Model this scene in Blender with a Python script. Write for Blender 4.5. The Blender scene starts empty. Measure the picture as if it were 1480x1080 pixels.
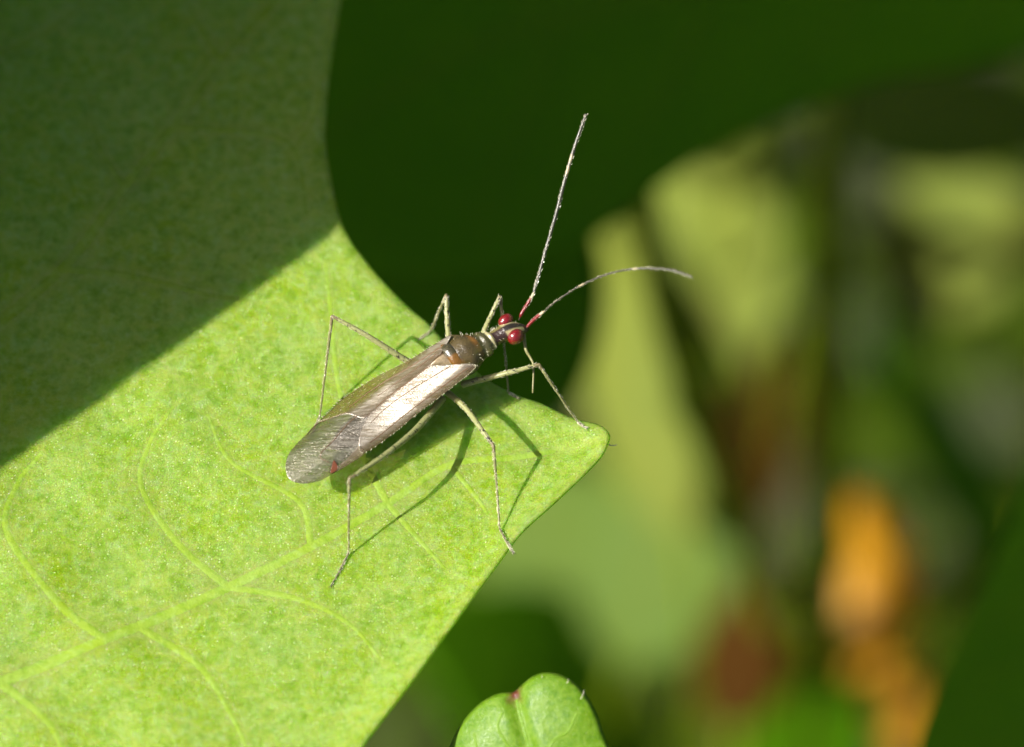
# Macro of a slender red-eyed plant bug on a sunlit leaf.  1 unit = 1 mm.
import bpy, math, random
import numpy as np
from mathutils import Vector, Matrix
random.seed(4); RNG = np.random.default_rng(7)
SC = bpy.context.scene; COL = SC.collection

# ------------------------------------------------------------------ camera, sky, sun, exposure
ELEV = math.radians(62); DIST = 120.0; WIDE = 20.0
FW = np.array([0, math.cos(ELEV), -math.sin(ELEV)]); UP = np.array([0, math.sin(ELEV), math.cos(ELEV)]); RT = np.array([1., 0, 0])
CAM = -FW * DIST
cd = bpy.data.cameras.new('camera'); cam = bpy.data.objects.new('camera', cd); COL.objects.link(cam)
cd.sensor_width = 36; cd.lens = 36 * DIST / WIDE; cd.clip_start = 1; cd.clip_end = 20000
cam.matrix_world = Matrix(((RT[0], UP[0], -FW[0], CAM[0]), (RT[1], UP[1], -FW[1], CAM[1]), (RT[2], UP[2], -FW[2], CAM[2]), (0, 0, 0, 1)))
cd.dof.use_dof = True; cd.dof.focus_distance = 118.7; cd.dof.aperture_fstop = cd.lens * 1e-3 / 3.6
SC.camera = cam
SUN = np.array([-.677, -.179, .714]); SUN = SUN / np.linalg.norm(SUN)
wd = bpy.data.worlds.new('World'); SC.world = wd; wd.use_nodes = True
nt = wd.node_tree; sky = nt.nodes.new('ShaderNodeTexSky'); sky.sky_type = 'NISHITA'; sky.sun_disc = False; sky.dust_density = 4.0; sky.ozone_density = .2; sky.air_density = .8
sky.sun_elevation = math.asin(SUN[2]); sky.sun_rotation = math.atan2(SUN[0], SUN[1])
nt.links.new(sky.outputs[0], nt.nodes['Background'].inputs[0]); nt.nodes['Background'].inputs[1].default_value = 0.05
sl = bpy.data.lights.new('sun', 'SUN'); sl.energy = 4.8; sl.angle = math.radians(.53); sl.color = (1, .955, .88)
so = bpy.data.objects.new('sun', sl); COL.objects.link(so); so.location = (-60, -20, 80)
so.rotation_euler = Vector(SUN).to_track_quat('Z', 'Y').to_euler()
SC.view_settings.view_transform = 'Standard'; SC.view_settings.look = 'None'; SC.view_settings.gamma = 1
SC.view_settings.use_curve_mapping = False; SC.view_settings.exposure = 1.3
SC.render.engine = 'CYCLES'; SC.cycles.use_denoising = True; SC.cycles.max_bounces = 5; SC.cycles.use_adaptive_sampling = True; SC.cycles.adaptive_threshold = .02; SC.cycles.adaptive_min_samples = 16; SC.cycles.transparent_max_bounces = 16
SC.cycles.caustics_reflective = False; SC.cycles.caustics_refractive = False; SC.cycles.sample_clamp_indirect = 6

# ------------------------------------------------------------------ points of the place
PXS = WIDE / 1480 / DIST
def ray(x, y): return FW + RT * (x - 740) * PXS + UP * (540 - y) * PXS
def P(x, y, z=0.0):
    r = ray(x, y); return CAM + r * ((z - CAM[2]) / r[2])
def Pd(x, y, d): return CAM + ray(x, y) * d
def depth(p): return float((np.asarray(p) - CAM) @ FW)

# ------------------------------------------------------------------ mesh helpers
def catmull(pts, n, closed=False):
    p = np.asarray(pts, float); m = len(p)
    q = np.vstack([p[-1], p, p[0], p[1]]) if closed else np.vstack([2 * p[0] - p[1], p, 2 * p[-1] - p[-2]])
    out = []
    for i in range(m if closed else m - 1):
        a, b, c, d = q[i], q[i + 1], q[i + 2], q[i + 3]
        for t in np.arange(n) / n:
            out.append(.5 * (2 * b + (c - a) * t + (2 * a - 5 * b + 4 * c - d) * t * t + (3 * b - a - 3 * c + d) * t ** 3))
    if not closed: out.append(p[-1])
    return np.array(out)

def obj(name, verts, faces, mat, parent=None, attrs=None, smooth=True):
    me = bpy.data.meshes.new(name)
    me.from_pydata([tuple(map(float, v)) for v in verts], [], [tuple(map(int, f)) for f in faces]); me.update()
    if smooth: me.polygons.foreach_set('use_smooth', [True] * len(me.polygons))
    for k, a in (attrs or {}).items():
        a = np.asarray(a, np.float32)
        if a.ndim == 1:
            me.attributes.new(k, 'FLOAT', 'POINT').data.foreach_set('value', a)
        else:
            me.attributes.new(k, 'FLOAT_COLOR', 'POINT').data.foreach_set('color', np.hstack([a, np.ones((len(a), 1), np.float32)]).ravel())
    me.materials.append(mat)
    o = bpy.data.objects.new(name, me); COL.objects.link(o)
    if parent is not None:
        o.parent = parent; o.matrix_parent_inverse = parent.matrix_world.inverted()
    return o

def thing(name, label, cat, loc, group=None):
    o = bpy.data.objects.new(name, None); COL.objects.link(o); o.empty_display_size = 1
    o.matrix_world = Matrix.Translation(Vector([float(v) for v in loc])); o['label'] = label; o['category'] = cat
    if group: o['group'] = group
    return o
def place_root(o): o.location = o.matrix_world.translation

def tube(pts, radii, sides=8, flat=1.0):
    """swept round tube with closed ends; returns verts, faces, along(0..1)"""
    p = np.asarray(pts, float); n = len(p); r = np.broadcast_to(np.asarray(radii, float), (n,))
    V = []; S = []
    t = np.gradient(p, axis=0); t /= np.linalg.norm(t, axis=1)[:, None] + 1e-12
    ref = np.array([0, 0, 1.]) if abs(t[0][2]) < .9 else np.array([1., 0, 0])
    a = np.cross(t[0], ref); a /= np.linalg.norm(a)
    for i in range(n):
        a = a - t[i] * (a @ t[i]); a /= np.linalg.norm(a); b = np.cross(t[i], a)
        for k in range(sides):
            w = 2 * math.pi * k / sides
            V.append(p[i] + r[i] * (a * math.cos(w) + b * math.sin(w) * flat)); S.append(i / (n - 1))
    F = [(i * sides + k, i * sides + (k + 1) % sides, (i + 1) * sides + (k + 1) % sides, (i + 1) * sides + k) for i in range(n - 1) for k in range(sides)]
    V += [p[0] - t[0] * r[0] * .5, p[-1] + t[-1] * r[-1] * .5]; S += [0, 1]
    m = len(V)
    F += [(m - 2, (k + 1) % sides, k) for k in range(sides)]
    F += [(m - 1, (n - 1) * sides + k, (n - 1) * sides + (k + 1) % sides) for k in range(sides)]
    return np.array(V), F, np.array(S)

def merge(parts):
    V = []; F = []; o = 0
    for v, f in parts:
        V.append(np.asarray(v)); F += [tuple(i + o for i in q) for q in f]; o += len(v)
    return np.vstack(V), F

def inside(x, y, poly):
    r = np.zeros(x.shape, bool); n = len(poly)
    for i in range(n):
        x0, y0 = poly[i]; x1, y1 = poly[(i + 1) % n]
        if y0 == y1: continue
        c = ((y0 > y) != (y1 > y)) & (x < (x1 - x0) * (y - y0) / (y1 - y0) + x0); r ^= c
    return r
def near(px, py, poly):
    """nearest point on closed polyline, outward normal and distance"""
    a = poly; b = np.roll(poly, -1, 0); d = b - a; L2 = (d ** 2).sum(1) + 1e-12
    best = np.full(px.shape, 1e18); qx = px.copy(); qy = py.copy(); nx = px * 0; ny = py * 0
    area = (a[:, 0] * b[:, 1] - b[:, 0] * a[:, 1]).sum(); sg = 1 if area > 0 else -1
    for i in range(len(a)):
        t = np.clip(((px - a[i, 0]) * d[i, 0] + (py - a[i, 1]) * d[i, 1]) / L2[i], 0, 1)
        cx = a[i, 0] + t * d[i, 0]; cy = a[i, 1] + t * d[i, 1]; dd = (px - cx) ** 2 + (py - cy) ** 2
        m = dd < best; best[m] = dd[m]; qx[m] = cx[m]; qy[m] = cy[m]
        l = math.sqrt(L2[i]); nx[m] = sg * d[i, 1] / l; ny[m] = -sg * d[i, 0] / l
    return qx, qy, nx, ny, np.sqrt(best)
def dist_lines(x, y, lines):
    """soft vein strength from distance to tapering polylines [(pts, w0, w1)]"""
    out = np.zeros(x.shape)
    for pts, w0, w1 in lines:
        n = len(pts) - 1
        for i in range(n):
            a, b = pts[i], pts[i + 1]; d = b - a; L2 = d @ d + 1e-12
            t = np.clip(((x - a[0]) * d[0] + (y - a[1]) * d[1]) / L2, 0, 1)
            dd = np.hypot(x - a[0] - t * d[0], y - a[1] - t * d[1]); w = w0 + (w1 - w0) * (i + .5) / n
            out = np.maximum(out, np.exp(-(dd / w) ** 2) * min(1, w / w0 + .25))
    return out

def sheet(poly, gx, gy, zf, th, lines=(), M=None):
    """leaf blade: grid clipped and snapped to the outline, with thickness and a rounded rim"""
    X, Y = np.meshgrid(gx, gy, indexing='ij'); ins = inside(X, Y, poly)
    nx_, ny_ = X.shape; idx = np.arange(nx_ * ny_).reshape(nx_, ny_)
    q = np.stack([idx[:-1, :-1], idx[1:, :-1], idx[1:, 1:], idx[:-1, 1:]], -1).reshape(-1, 4)
    fi = ins.ravel(); q = q[fi[q].any(1)]
    used = np.unique(q); rem = np.full(nx_ * ny_, -1); rem[used] = np.arange(len(used)); q = rem[q]
    x = X.ravel()[used].copy(); y = Y.ravel()[used].copy(); isin = fi[used]
    m = ~isin; a, b, _, _, _ = near(x[m], y[m], poly); x[m] = a; y[m] = b
    _, _, nnx, nny, dst = near(x, y, poly) if len(x) < 9000 else _near_band(x, y, poly)
    z = zf(x, y, dst); vein = dist_lines(x, y, lines) if lines else np.zeros(len(x))
    e = np.sort(np.stack([q, np.roll(q, -1, 1)], -1).reshape(-1, 2), 1); eo = np.stack([q, np.roll(q, -1, 1)], -1).reshape(-1, 2)
    key = e[:, 0] * len(x) + e[:, 1]; _, inv, cnt = np.unique(key, return_inverse=True, return_counts=True)
    be = eo[cnt[inv] == 1]; bv = np.unique(be); n = len(x)
    top = np.stack([x, y, z], 1); bot = np.stack([x, y, z - th], 1)
    mid = np.stack([x[bv] + nnx[bv] * th * .4, y[bv] + nny[bv] * th * .4, z[bv] - th * .5], 1)
    mi = np.full(n, -1); mi[bv] = np.arange(len(bv)) + 2 * n
    F = [tuple(f) for f in q] + [tuple(f[::-1] + n) for f in q]
    for i, j in be:
        F.append((j, i, mi[i], mi[j])); F.append((mi[j], mi[i], i + n, j + n))
    V = np.vstack([top, bot, mid]); vein = np.concatenate([vein, vein, vein[bv] * 0])
    edge = np.concatenate([np.exp(-dst / .25), np.exp(-dst / .25), np.ones(len(bv))])
    if M is not None: V = V @ M[:3, :3].T + M[:3, 3]
    return V, F, {'vein': vein, 'edge': edge}
def _near_band(x, y, poly):
    nx = np.zeros(len(x)); ny = np.zeros(len(x)); ds = np.full(len(x), 9.0)
    lo = poly[::3]; d = np.full(len(x), 1e9)
    for p in lo: d = np.minimum(d, np.hypot(x - p[0], y - p[1]))
    m = d < 2.4
    _, _, nx[m], ny[m], ds[m] = near(x[m], y[m], poly); ds[~m] = d[~m]
    return None, None, nx, ny, ds

def ridge(line, zf, w0, w1, h, M=None, dmap=None):
    """low rounded ridge lying on a blade (a leaf vein)"""
    p = np.asarray(line); n = len(p); t = np.gradient(p, axis=0); t /= np.linalg.norm(t, axis=1)[:, None] + 1e-9
    nr = np.stack([-t[:, 1], t[:, 0]], 1); V = []
    prof = [(-1, -.35), (-.72, .18), (-.38, .7), (0, 1), (.38, .7), (.72, .18), (1, -.35)]
    for o, hh in prof:
        w = w0 + (w1 - w0) * np.linspace(0, 1, n); q = p + nr * (w * o)[:, None]
        z = zf(q[:, 0], q[:, 1], np.full(n, 9.0)) + hh * h * (w / w0)
        V.append(np.stack([q[:, 0], q[:, 1], z], 1))
    V = np.stack(V, 1).reshape(-1, 3); k = len(prof)
    F = [(i * k + j, i * k + j + 1, (i + 1) * k + j + 1, (i + 1) * k + j) for i in range(n - 1) for j in range(k - 1)]
    F = [f[::-1] for f in F]
    if M is not None: V = V @ M[:3, :3].T + M[:3, 3]
    return V, F

# ------------------------------------------------------------------ materials
class NT:
    def __init__(s, name):
        s.m = bpy.data.materials.new(name); s.m.use_nodes = True; s.t = s.m.node_tree; s.t.nodes.clear()
        s.out = s.n('ShaderNodeOutputMaterial'); s.co = s.n('ShaderNodeTexCoord').outputs['Object']
    def n(s, ty, **kw):
        o = s.t.nodes.new(ty)
        for k, v in kw.items():
            if hasattr(o, k): setattr(o, k, v)
        return o
    def l(s, a, b): s.t.links.new(a, b)
    def set(s, sock, v):
        if hasattr(v, 'is_output'): s.l(v, sock)
        else: sock.default_value = (*v, 1) if isinstance(v, tuple) and len(v) == 3 and sock.type == 'RGBA' else v
    def noise(s, scale, detail=3, rough=.6, vec=None, dist=0):
        o = s.n('ShaderNodeTexNoise'); o.inputs['Scale'].default_value = scale; o.inputs['Detail'].default_value = detail
        o.inputs['Roughness'].default_value = rough; o.inputs['Distortion'].default_value = dist; s.l(vec or s.co, o.inputs['Vector']); return o.outputs['Fac']
    def voro(s, scale, feature='F1', vec=None, out='Distance'):
        o = s.n('ShaderNodeTexVoronoi', feature=feature); o.inputs['Scale'].default_value = scale; s.l(vec or s.co, o.inputs['Vector']); return o.outputs[out]
    def ramp(s, f, *stops):
        o = s.n('ShaderNodeValToRGB'); e = o.color_ramp.elements
        while len(e) < len(stops): e.new(.5)
        for i, (p, c) in enumerate(stops):
            e[i].position = p; e[i].color = (*c, 1) if isinstance(c, tuple) else (c, c, c, 1)
        s.l(f, o.inputs[0]); return o.outputs[0]
    def mix(s, f, a, b, mode='MIX'):
        o = s.n('ShaderNodeMix', data_type='RGBA', blend_type=mode); s.set(o.inputs[0], f); s.set(o.inputs[6], a); s.set(o.inputs[7], b); return o.outputs[2]
    def math(s, op, a, b=0.0):
        o = s.n('ShaderNodeMath', operation=op); s.set(o.inputs[0], a); s.set(o.inputs[1], b); return o.outputs[0]
    def attr(s, name, col=False): return s.n('ShaderNodeAttribute', attribute_name=name).outputs['Color' if col else 'Fac']
    def bump(s, h, strength, dist, nrm=None):
        o = s.n('ShaderNodeBump'); o.inputs['Strength'].default_value = strength; o.inputs['Distance'].default_value = dist
        s.l(h, o.inputs['Height'])
        if nrm: s.l(nrm, o.inputs['Normal'])
        return o.outputs[0]
    def bsdf(s, **kw):
        o = s.n('ShaderNodeBsdfPrincipled', subsurface_method='BURLEY')
        for k, v in kw.items(): s.set(o.inputs[k.replace('_', ' ')], v)
        return o.outputs[0]
    def done(s, sh): s.l(sh, s.out.inputs['Surface']); return s.m
    def mixsh(s, f, a, b):
        o = s.n('ShaderNodeMixShader'); s.set(o.inputs[0], f); s.l(a, o.inputs[1]); s.l(b, o.inputs[2]); return o.outputs[0]
    def transl(s, c, nrm=None):
        o = s.n('ShaderNodeBsdfTranslucent'); s.set(o.inputs['Color'], c)
        if nrm: s.l(nrm, o.inputs['Normal'])
        return o.outputs[0]

def leaf_material(name, base, cool, vein, tr, trans=.3, rough=.42, scale=1.0, fine=True, glint=.5, spots=None, sss=0.0, spec=.5, coat=0.0):
    t = NT(name); v = t.attr('vein')
    big = t.noise(.55 * scale, 4, .6); mid = t.noise(2.6 * scale, 4, .7); 
    c = t.mix(t.ramp(big, (.35, 0.0), (.68, 1.0)), base, cool)
    c = t.mix(t.ramp(mid, (.38, 0.0), (.66, .55)), c, tuple(min(1, x * f) for x, f in zip(base, (1.28, 1.1, .8))))
    h = mid
    if fine:
        wob = t.n('ShaderNodeVectorMath', operation='MULTIPLY_ADD'); nz = t.n('ShaderNodeTexNoise'); nz.inputs['Scale'].default_value = 1.4 * scale
        t.l(t.co, nz.inputs['Vector']); t.l(nz.outputs['Color'], wob.inputs[0]); wob.inputs[1].default_value = (.9, .9, .9); t.l(t.co, wob.inputs[2])
        net = t.ramp(t.voro(1.15 * scale, 'DISTANCE_TO_EDGE', wob.outputs[0]), (0, 1.0), (.09, 0.0))
        net2 = t.ramp(t.voro(3.6 * scale, 'DISTANCE_TO_EDGE', wob.outputs[0]), (0, 1.0), (.14, 0.0))
        c = t.mix(t.math('MULTIPLY', net, .5), c, vein); c = t.mix(t.math('MULTIPLY', net2, .32), c, vein)
        of = t.n('ShaderNodeMapping'); of.inputs['Location'].default_value = (7.3, 3.1, 1.7); t.l(t.co, of.inputs['Vector'])
        c = t.mix(t.ramp(t.noise(5.2 * scale, 3, .62), (.45, 0.0), (.70, .8)), c, tuple(min(1, x * f) for x, f in zip(cool, (1.15, 1.12, 1.5))))
        c = t.mix(t.ramp(t.noise(4.4 * scale, 3, .66, vec=of.outputs[0]), (.46, 0.0), (.71, .82)), c, tuple(x * f for x, f in zip(base, (.58, .76, .4))))
    c = t.mix(t.math('MULTIPLY', v, .72), c, vein)
    if spots: c = t.mix(t.attr('spot'), c, spots)
    nrm = t.bump(h, glint, .12 if fine else .3)
    if coat:
        vo = t.n('ShaderNodeTexVoronoi'); vo.inputs['Scale'].default_value = 19 * scale; t.l(t.co, vo.inputs['Vector'])
        sp = t.n('ShaderNodeSeparateColor'); t.l(vo.outputs['Color'], sp.inputs[0])
        gn = t.bump(t.math('MULTIPLY', vo.outputs['Distance'], sp.outputs[0]), 1.0, -.05 / scale)
    p = t.bsdf(Base_Color=c, Roughness=rough, Normal=nrm, Specular_IOR_Level=spec, **(dict(Coat_Weight=coat, Coat_Roughness=.29, Coat_IOR=1.45, Coat_Normal=gn) if coat else {}), **(dict(Subsurface_Weight=sss, Subsurface_Scale=.7, Subsurface_Radius=(.4, 1.0, .06)) if sss else {}))
    return t.done(t.mixsh(trans, p, t.transl(t.mix(.5, c, tr, 'MIX'), nrm)))

def attr_material(name, rough=.35, spec=.5, trans=0.0, bump=.3, scale=25, gain=1.0, coat=0.0):
    t = NT(name); c = t.attr('col', True); n = t.noise(scale, 3, .7)
    c2 = t.mix(t.ramp(n, (.3, .0), (.7, .35)), c, (.0, .0, .0)); nrm = t.bump(n, bump, .02)
    p = t.bsdf(Base_Color=c2, Roughness=rough, Normal=nrm, Specular_IOR_Level=spec, Coat_Weight=coat, Coat_Roughness=.12)
    return t.done(t.mixsh(trans, p, t.transl(c)) if trans else p)

def stem_material(name, a, b, rough=.45, trans=.12):
    t = NT(name); n = t.noise(.7, 4); c = t.mix(t.ramp(n, (.35, 0.0), (.65, 1.0)), a, b); s = t.n('ShaderNodeMapping'); s.inputs['Scale'].default_value = (4, 4, .3)
    t.l(t.co, s.inputs['Vector']); nrm = t.bump(t.noise(2, 3, vec=s.outputs[0]), .3, .1)
    return t.done(t.mixsh(trans, t.bsdf(Base_Color=c, Roughness=rough, Normal=nrm, Specular_IOR_Level=.2), t.transl(c)))

M_SUN = leaf_material('leaf_green_pale', (.212, .332, .004), (.240, .375, .080), (.335, .410, .075), (.20, .46, .002), .42, .5, 1.0, True, .3, sss=.55, spec=.2, coat=.55)  # pale green of the whole lobed blade and the small leaf tip
M_LEAFV = leaf_material('leaf_green_vein_side', (.212, .332, .004), (.240, .375, .080), (.265, .375, .045), (.20, .46, .002), .33, .5, 1.0, True, .3, sss=0, spec=.2)
M_YOUNG = leaf_material('leaf_young_green', (.095, .195, .001), (.095, .200, .010), (.17, .27, .03), (.13, .34, .003), .30, .45, 1.6, True, .25, coat=.22, spec=.2, spots=(.11, .028, .018))
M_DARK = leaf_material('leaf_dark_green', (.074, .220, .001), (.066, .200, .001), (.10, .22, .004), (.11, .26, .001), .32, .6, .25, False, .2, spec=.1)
M_MID = leaf_material('leaf_mid_green', (.062, .115, .004), (.062, .115, .008), (.10, .14, .015), (.11, .23, .001), .32, .6, .2, False, .25, spec=.15)
M_OVER = leaf_material('leaf_green_thin', (.085, .155, .005), (.09, .16, .01), (.16, .21, .03), (.24, .50, .002), .6, .6, .2, False, .25, spec=.2)
M_PALE = leaf_material('leaf_pale_yellow_green', (.115, .150, .010), (.100, .142, .014), (.18, .20, .03), (.16, .23, .004), .34, .6, .2, False, .25, spec=.15)
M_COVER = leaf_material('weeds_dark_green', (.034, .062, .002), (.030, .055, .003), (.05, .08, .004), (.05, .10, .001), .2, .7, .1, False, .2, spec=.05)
M_BOUNCE = leaf_material('leaf_green_bounce', (.20, .36, .008), (.20, .36, .02), (.26, .38, .04), (.24, .50, .002), .3, .6, .2, False, .25, spec=.2)  # bright green for the added leaves that bounce light into the scene
M_BROWN = leaf_material('leaf_withered_brown', (.040, .015, .001), (.034, .017, .002), (.07, .035, .008), (.10, .04, .004), .20, .8, .3, False, .5, spec=.05)
M_VEIN = stem_material('vein_pale_green', (.245, .365, .050), (.240, .370, .080), .5, .35)
M_VEIN_S = stem_material('vein_fine_green', (.225, .345, .040), (.235, .365, .085), .5, .3)
M_VEIN_D = stem_material('vein_dark_green', (.085, .145, .022), (.075, .135, .02), .5, .2)  # darker green veins for the overhanging leaf
M_STEM = stem_material('stem_green', (.125, .185, .004), (.135, .180, .004))
M_HAIR = NT('hair_pale'); M_HAIR = M_HAIR.done(M_HAIR.bsdf(Base_Color=(.55, .52, .38), Roughness=.25, Specular_IOR_Level=.8))
M_PETAL = leaf_material('petal_orange', (.42, .22, .003), (.40, .19, .003), (.36, .15, .002), (.58, .31, .003), .4, .5, .4, False, .3)

# ------------------------------------------------------------------ ground far below
def ground():
    n = 60; g = np.concatenate([[-9000, -3000, -900, -400], np.linspace(-200, 260, n), [400, 900, 3000, 9000]])
    X, Y = np.meshgrid(g, g, indexing='ij')
    Z = -96 + 2.2 * np.sin(X * .11 + 1) * np.cos(Y * .09) + RNG.normal(0, .5, X.shape); k = len(g)
    F = [(i * k + j, (i + 1) * k + j, (i + 1) * k + j + 1, i * k + j + 1) for i in range(k - 1) for j in range(k - 1)]
    t = NT('soil_dark'); a = t.noise(.05, 5, .65); b = t.noise(.6, 4, .7)
    c = t.mix(t.ramp(a, (.4, 0.0), (.62, 1.0)), (.030, .028, .012), (.030, .050, .008)); c = t.mix(t.math('MULTIPLY', b, .6), c, (.045, .042, .016))
    o = obj('ground', np.stack([X, Y, Z], -1).reshape(-1, 3), F, t.done(t.bsdf(Base_Color=c, Roughness=.9, Normal=t.bump(b, .8, 1.5))))
    o['kind'] = 'structure'
ground()

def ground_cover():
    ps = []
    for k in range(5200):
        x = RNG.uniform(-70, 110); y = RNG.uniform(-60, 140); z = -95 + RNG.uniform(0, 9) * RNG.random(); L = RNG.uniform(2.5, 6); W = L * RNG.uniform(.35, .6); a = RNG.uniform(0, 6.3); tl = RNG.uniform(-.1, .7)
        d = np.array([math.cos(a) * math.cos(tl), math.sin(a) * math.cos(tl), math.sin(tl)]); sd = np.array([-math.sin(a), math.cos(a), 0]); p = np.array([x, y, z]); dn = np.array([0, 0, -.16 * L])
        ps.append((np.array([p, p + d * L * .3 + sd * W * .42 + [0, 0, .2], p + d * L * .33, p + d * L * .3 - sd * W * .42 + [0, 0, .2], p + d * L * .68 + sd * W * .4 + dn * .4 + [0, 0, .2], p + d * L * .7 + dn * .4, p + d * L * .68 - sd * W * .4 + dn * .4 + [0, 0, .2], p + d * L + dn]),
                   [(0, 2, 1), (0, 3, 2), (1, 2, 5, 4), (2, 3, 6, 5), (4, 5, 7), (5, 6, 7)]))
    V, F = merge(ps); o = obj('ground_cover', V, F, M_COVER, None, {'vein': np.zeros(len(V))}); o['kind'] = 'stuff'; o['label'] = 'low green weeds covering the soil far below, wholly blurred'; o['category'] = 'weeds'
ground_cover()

# ------------------------------------------------------------------ the big sunlit leaf the bug stands on
def zmain(x, y, d):
    z = .05 * np.sin(x * .9 + 1) * np.cos(y * .8) * np.clip((-(x + 3.5)) / 3, 0, 1)
    z = z + .05 * np.sin(x * 2.3 + .6) * np.sin(y * 1.9 + .4) * np.clip((-(x + 4.5)) / 3, .15, 1)
    z = z - .030 * np.clip(y - 3.2, 0, 30) ** 1.7 - .006 * np.clip(-x - 11, 0, 40) ** 1.7
    lift = np.clip(1 - d / .9, 0, 1) ** 2 * np.clip((-y - .9 + (x - 1.2) * .3) / .8, 0, 1) * np.clip((x + 5) / 2, 0, 1)
    z = z + .30 * lift
    roll = np.clip(1 - d / .12, 0, 1) ** 2
    return z - .03 * roll

def main_leaf():
    root = thing('lobed_leaf', 'large pale green lobed leaf, lit by sun below a shadow edge, carrying the insect', 'leaf', P(-600, 900))
    px = [(486, 0), (474, 90), (468, 176), (472, 230), (493, 323), (530, 380), (563, 417), (590, 444), (617, 467), (640, 492), (668, 520), (704, 549),
          (747, 571), (782, 583), (818, 601), (841, 611), (859, 617), (870, 624), (877, 633), (879, 641), (874, 655), (865, 670), (841, 695), (800, 734), (764, 766), (744, 787),
          (720, 820), (652, 912), (600, 984), (527, 1080), (420, 1230), (260, 1420), (0, 1600), (-350, 1700), (-800, 1560), (-1150, 1200), (-1350, 900), (-1450, 600),
          (-1500, 200), (-1350, -300), (-900, -650), (-300, -760), (200, -680), (470, -430), (505, -180)]
    pts = np.array([P(*p)[:2] for p in px]); poly = catmull(pts, 7, True); globals()['MAIN_POLY'] = poly
    vis = lambda lo, hi, a, b, f, c: np.unique(np.concatenate([np.arange(lo, a, c), np.arange(a, b, f), np.arange(b, hi, c)]))
    gx = vis(pts[:, 0].min() - .3, pts[:, 0].max() + .3, -11, 2.3, .07, .5); gy = vis(pts[:, 1].min() - .3, pts[:, 1].max() + .3, -9, 9, .075, .5)
    def ln(p, n=6): return catmull([P(*q)[:2] for q in p], n)
    mids = [([(-1000, 1180), (-600, 1120), (-300, 1090), (0, 985), (200, 905), (330, 848), (450, 790), (560, 728), (650, 672), (740, 662), (800, 652), (870, 640)], .15, .05),
            ([(-600, 1120), (-300, 800), (-60, 520), (90, 390), (180, 270), (262, 160), (330, 60), (420, -60), (480, -250)], .15, .07)]
    secs = [([(330, 848), (262, 790), (205, 705), (215, 645), (250, 590)], .09, .03), ([(150, 925), (80, 868), (10, 770), (25, 700), (60, 655)], .10, .04),
            ([(450, 790), (432, 725), (335, 668), (300, 600)], .08, .03), ([(560, 728), (520, 650), (490, 560), (476, 430), (470, 380)], .08, .03),
            ([(330, 848), (430, 866), (505, 902), (560, 965)], .08, .03), ([(200, 905), (285, 960), (335, 1035), (360, 1090)], .09, .04), ([(0, 985), (70, 1045), (100, 1110)], .1, .05),
            ([(560, 728), (610, 785), (655, 835)], .07, .03), ([(650, 672), (690, 720), (715, 760)], .06, .03), ([(90, 390), (180, 396), (290, 424), (345, 432)], .10, .04),
            ([(250, 178), (330, 184), (400, 193), (432, 230), (442, 310)], .09, .04), ([(318, 75), (288, 25), (262, -30)], .09, .05), ([(-120, 100), (0, 62), (70, 25), (150, -40)], .10, .05),
            ([(180, 270), (140, 200), (130, 130)], .07, .03), ([(430, 205), (455, 160), (462, 100)], .06, .03)]
    L = [(ln(p), a, b) for p, a, b in mids + secs]
    V, F, A = sheet(poly, gx, gy, zmain, .10, [(l, a * 1.5, b * 1.7) for l, a, b in L])
    obj('blade', V, F, M_SUN, root, A)
    for i, (l, a, b) in enumerate(L):
        V, F = ridge(ln((mids + secs)[i][0], 10), zmain, a * 1.1, b * 1.1, .014 if i < 2 else .008)
        obj('midrib' if i < 2 else 'vein', V, F, M_LEAFV, root, {'vein': np.tile([0, .25, .7, .9, .7, .25, 0], len(V) // 7) * np.repeat(np.linspace(.9, .25, len(V) // 7), 7)})
    v, f, _ = tube(catmull([P(-990, 1180, -.15), P(-1300, 1400, -2), P(-1700, 1700, -12), P(-1900, 1900, -45), P(-1950, 1950, -97)], 8), .75, 10); obj('petiole', v, f, M_STEM, root)
    v, f, _ = tube(catmull([P(875, 640, -.03), P(884, 644, .0), P(892, 643, .03)], 4), np.linspace(.016, .006, 9), 6); obj('tip_bristle', v, f, M_HAIR, root)
main_leaf()

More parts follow.
